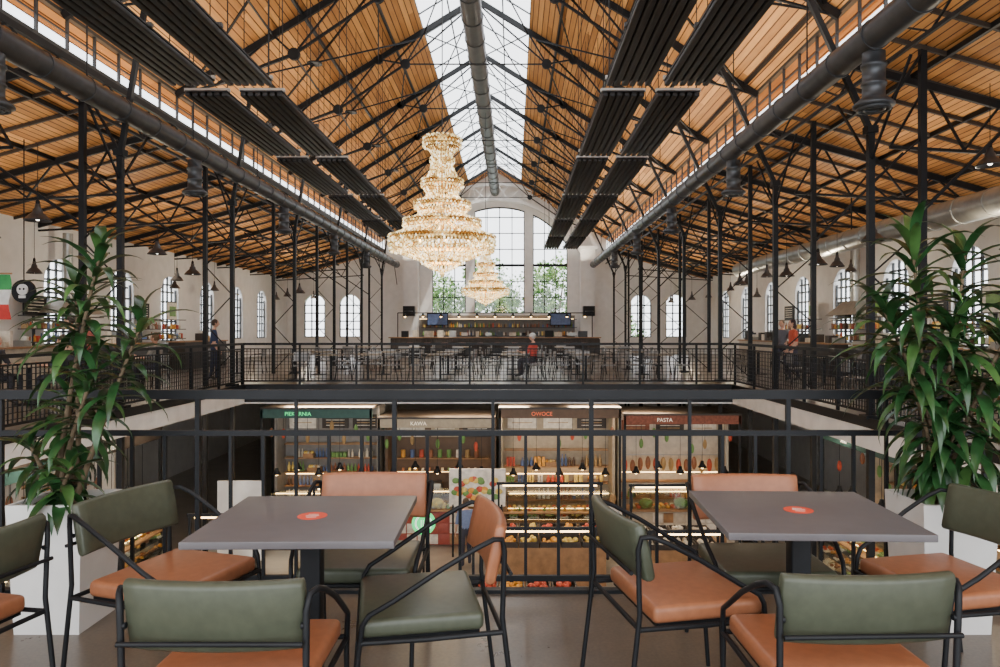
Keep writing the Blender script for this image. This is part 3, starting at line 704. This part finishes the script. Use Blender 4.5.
# ------------------------------------------------------------ trees outside
def tree(x,y,h,w):
    b=Bd(); b.tube([(x,y,ZL),(x+.2,y,ZL+h*.35),(x-.1,y,ZL+h*.7)],[.28,.2,.1],stemm,8)
    blobs=[(U(-w,w),U(-w*.5,w*.5),ZL+h*U(.4,1.0),U(.8,1.4)) for _ in range(16)]
    for bx,by,bz,br in blobs:
        b.tube([(x,y,ZL+h*.5),(x+bx,y+by,bz)],[.06,.02],stemm,5)
        for k in range(260):
            v=Vector((random.gauss(0,1),random.gauss(0,1),random.gauss(0,1))).normalized()*br*U(.55,1.05)
            c=Vector((x+bx,y+by,bz))+v; a=Vector((U(-1,1),U(-1,1),U(-1,1))).normalized()*.12; d=a.cross(Vector((U(-1,1),U(-1,1),U(-1,1)))).normalized()*.09
            b.add([c-a,c+d,c+a,c-d],[(0,1,2,3)],trm if R()<.5 else trm2)
    b.done('tree')
for x,h in((-6.5,10.2),(-3.3,10.8),(0,10.2),(3.2,11),(6.5,10.0)): tree(x,U(52,54),h,1.9)
b=Bd(); b.box((0,60,ZL-.1),(70,29,.1),mat('grass',(.1,.2,.05),.9)); b.done('ground')
# ------------------------------------------------------------ people
skinm=mat('skin',(.62,.36,.25),.5,0,.05); shoe=mat('shoe',(.03,.03,.03),.5)
def person(name,loc,rz,shirt,trou,hair,sit=False,lean=0,short=True,arms=None,longhair=False,cap=None):
    dz=-.40 if sit else 0
    J={'pel':(0,0,.95+dz),'spi':(0,lean*.3,1.12+dz),'che':(0,lean*.7,1.30+dz),'nec':(0,lean,1.46+dz),'hb':(0,lean*1.1+.01,1.54+dz)}
    for s,n in((-1,'L'),(1,'R')):
        J['sh'+n]=(s*.185,lean*.85,1.40+dz)
        if arms: e,w=arms
        elif sit: e,w=(.25,.12,1.14),(.14,.36,1.18)
        else: e,w=(.25,-.02,1.12),(.25,.10,.88)
        J['el'+n]=(s*e[0],e[1]+lean*.7,e[2]+dz); J['wr'+n]=(s*w[0],w[1]+lean*.7,w[2]+dz)
        J['hi'+n]=(s*.09,0,.91+dz)
        if sit: J['kn'+n]=(s*.12,.42,.54); J['an'+n]=(s*.12,.40,.10); J['to'+n]=(s*.13,.55,.05)
        else: J['kn'+n]=(s*.10,.03+.06*s,.50); J['an'+n]=(s*.11,-.03+.08*s,.10); J['to'+n]=(s*.13,.12+.08*s,.05)
    rad={'pel':.135,'spi':.125,'che':.145,'nec':.055,'hb':.05,'sh':.07,'el':.045,'wr':.03,'hi':.10,'kn':.065,'an':.045,'to':.04}
    keys=list(J); E=[('pel','spi'),('spi','che'),('che','nec'),('nec','hb')]
    for n in'LR': E+=[('che','sh'+n),('sh'+n,'el'+n),('el'+n,'wr'+n),('pel','hi'+n),('hi'+n,'kn'+n),('kn'+n,'an'+n),('an'+n,'to'+n)]
    me=bpy.data.meshes.new('p'); me.from_pydata([J[k] for k in keys],[(keys.index(a),keys.index(c)) for a,c in E],[])
    o=bpy.data.objects.new('p',me); sc.collection.objects.link(o)
    o.modifiers.new('s','SKIN'); 
    for i,k in enumerate(keys):
        r=rad.get(k,rad.get(k[:2],.05)); d=me.skin_vertices[0].data[i]; d.radius=(r,r); d.use_root=(k=='pel')
    ss=o.modifiers.new('u','SUBSURF'); ss.levels=2; ss.render_levels=2
    bpy.context.view_layer.update()
    ev=bpy.data.meshes.new_from_object(o.evaluated_get(bpy.context.evaluated_depsgraph_get()))
    b=Bd(); groups={}
    sm=mat(name+'_shirt',shirt,.8,0,.1,20); tm=mat(name+'_trousers',trou,.8,0,.1,20); hm=mat(name+'_hair',hair,.7,0,.3,40)
    for p in ev.polygons:
        c=p.center; best=None
        for a,d in E:
            A=Vector(J[a]);D=Vector(J[d]); t=max(0,min(1,(c-A).dot(D-A)/(D-A).length_squared)); dist=(c-(A+(D-A)*t)).length
            if best is None or dist<best[0]: best=(dist,a,d,t)
        a,d,t=best[1:]
        if a=='nec' : m=skinm
        elif a[:2] in('hi','kn') or d[:2]=='hi': m=tm
        elif a[:2]=='an': m=shoe
        elif a[:2]=='el': m=skinm if short else sm
        elif a[:2]=='pe' and t<.3: m=tm
        else: m=sm
        groups.setdefault(m,[]).append(tuple(p.vertices))
    vs=[v.co.copy() for v in ev.vertices]
    for m,fs in groups.items():
        used=sorted({i for f in fs for i in f}); mp={u:i for i,u in enumerate(used)}
        b.add([vs[u] for u in used],[tuple(mp[i] for i in f) for f in fs],m,True)
    bpy.data.objects.remove(o)
    hb=Vector(J['hb']); hc=hb+Vector((0,.025,.095))
    def hf(p):
        q=p.copy()
        if q.z<0: q.x*=1-.28*(-q.z/.115)**1.5; q.y*=1-.12*(-q.z/.115)
        return q
    b.ell(hc,(.078,.095,.115),skinm,16,12,fn=hf)
    b.ell(hc+Vector((0,-.016,.024)),(.086,.098,.108),hm,16,10,rot=Matrix.Rotation(math.radians(20),3,'X'))
    if longhair: b.ell(hc+Vector((0,-.06,-.07)),(.08,.055,.15),hm,12,8)
    if cap: b.ell(hc+Vector((0,-.005,.05)),(.092,.108,.085),cap,16,8); b.box(hc+Vector((0,.12,.05)),(.12,.1,.012),cap)
    for s in(-1,1):
        b.ell(hc+Vector((s*.03,.083,.0)),(.013,.01,.009),goods[8],8,6); b.ell(hc+Vector((s*.03,.091,0)),(.006,.004,.006),steel,8,5)
        b.ell(hc+Vector((s*.08,.0,-.005)),(.012,.02,.03),skinm,8,6); b.box(hc+Vector((s*.03,.09,.02)),(.028,.008,.005),hm)
    b.tube([hc+Vector((0,.088,.01)),hc+Vector((0,.108,-.022)),hc+Vector((0,.09,-.032))],[.006,.014,.008],skinm,8)
    b.box(hc+Vector((0,.083,-.055)),(.042,.01,.008),goods[0])
    for s,n in((-1,'L'),(1,'R')):
        w=Vector(J['wr'+n]); e=Vector(J['el'+n]); d=(w-e).normalized(); side=Vector((0,1,0)) if abs(d.y)<.7 else Vector((s,0,0)); side=(side-d*side.dot(d)).normalized(); nn=d.cross(side)
        rot=Matrix((side,nn,d)).transposed(); b.ell(w+d*.05,(.042,.017,.055),skinm,10,8,rot=rot)
        for k,(o_,l) in enumerate(((-.03,.065),(-.01,.078),(.01,.073),(.03,.055))):
            p0=w+d*.085+side*o_; b.tube([p0,p0+d*l*.5+nn*.006,p0+d*l*.85+nn*.022,p0+d*l+nn*.035],[.009,.0085,.0075,.006],skinm,6)
        p0=w+d*.03+side*.035; b.tube([p0,p0+side*.025+d*.025,p0+side*.03+d*.06+nn*.01],[.011,.01,.008],skinm,6)
    return b.done(name,loc,rz)
person('standing_man',(-8.55,20.6,0),-1.2,(.03,.05,.12),(.03,.04,.09),(.05,.03,.02))
inst('cafe_chair',fc.data,(.6,21.9,0),1.2)
person('seated_customer',(.62,21.95,0),1.2,(.65,.08,.06),(.05,.05,.07),(.6,.55,.5),sit=True,cap=whitepl)
person('seated_woman',(-10.08,14.0,0),-1.57,(.04,.04,.05),(.03,.03,.04),(.06,.03,.02),sit=True,longhair=True)
person('seated_man',(-8.72,14.0,0),1.57,(.05,.06,.09),(.03,.03,.04),(.05,.03,.02),sit=True)
person('seated_guest',(-8.92,18.0,0),1.57,(.25,.24,.22),(.03,.03,.05),(.12,.07,.03),sit=True)
person('standing_visitor',(-9.3,15.4,0),1.9,(.05,.05,.06),(.03,.03,.05),(.04,.03,.02),lean=.12)
person('standing_waiter',(-9.9,16.6,0),.6,(.35,.1,.08),(.03,.03,.05),(.1,.05,.03))
person('standing_customer',(-10.1,12.4,0),2.2,(.04,.05,.07),(.03,.03,.05),(.09,.05,.03),lean=.1)
person('standing_woman',(7.9,20.3,0),1.5,(.6,.1,.05),(.05,.05,.08),(.04,.02,.02),longhair=True)
person('standing_shopper',(8.3,22.2,0),2.4,(.12,.12,.14),(.05,.05,.08),(.1,.06,.03))
person('standing_cook',(10.7,17.2,0),1.57,(.6,.6,.58),(.05,.05,.06),(.05,.03,.02),short=False)
person('market_shopper',(-1.2,18.4,ZL),.3,(.15,.2,.35),(.04,.04,.06),(.07,.04,.02))
person('market_customer',(2.6,18.8,ZL),-.4,(.55,.52,.48),(.05,.06,.1),(.25,.15,.06),longhair=True)
# ------------------------------------------------------------ lights
w=bpy.data.worlds.new('World'); sc.world=w; w.use_nodes=True
bg=w.node_tree.nodes['Background']; bg.inputs[0].default_value=(.93,.965,1,1); bg.inputs[1].default_value=4.4
def light(kind,loc,e,col=(1,.8,.55),size=.2,sy=None,rot=None):
    l=bpy.data.lights.new(kind.lower(),kind); l.energy=e; l.color=col
    if kind=='AREA':
        l.size=size
        if sy: l.shape='RECTANGLE'; l.size_y=sy
    elif kind=='POINT': l.shadow_soft_size=size
    o=bpy.data.objects.new({'AREA':'area_light','POINT':'lamp_light','SUN':'sun'}[kind],l); sc.collection.objects.link(o); o.location=loc
    if rot:o.rotation_euler=rot
    return o
light('POINT',(-1.18,12,3.1),180,(1,.78,.5),.5); light('POINT',(-1.02,26.8,3.1),200,(1,.78,.5),.5)
for x in(-11,9.3):
    for y in(14,22,30,38): light('POINT',(x,y,3.2),110,(1,.85,.62),.15)
for s in(-1,1):
    light('AREA',(XC+s*5.4,22,5.7),950,(1,.88,.7),.15,44,(math.pi,0,0))  # added uplight without a fixture, brightens the nave planks
    light('AREA',(XC+s*9.8,22,4.0),280,(1,.84,.64),.15,44,(math.pi,0,0))  # helper uplight, unseen, added to lift the aisle roof
for x in(-5,-1,3): light('AREA',(x,20.3,-.55),300,(1,.76,.5),2.8,.3)
for y in(8,13,17): light('AREA',(-9.5,y,-.55),160,(1,.8,.6),2.5,.3); light('AREA',(8.4,y,-.55),160,(1,.8,.6),2.5,.3)
s=light('SUN',(20,10,30),3.5,(1,.95,.85)); s.data.angle=.02; s.rotation_euler=(math.radians(30),math.radians(22),0)
# ------------------------------------------------------------ camera
c=bpy.data.cameras.new('camera'); co=bpy.data.objects.new('camera',c); sc.collection.objects.link(co); sc.camera=co
co.location=(0,0,1.45); co.rotation_euler=(math.radians(90),0,0); c.sensor_width=36; c.lens=25.92; c.shift_x=-.013; c.shift_y=-.0035; c.clip_end=300
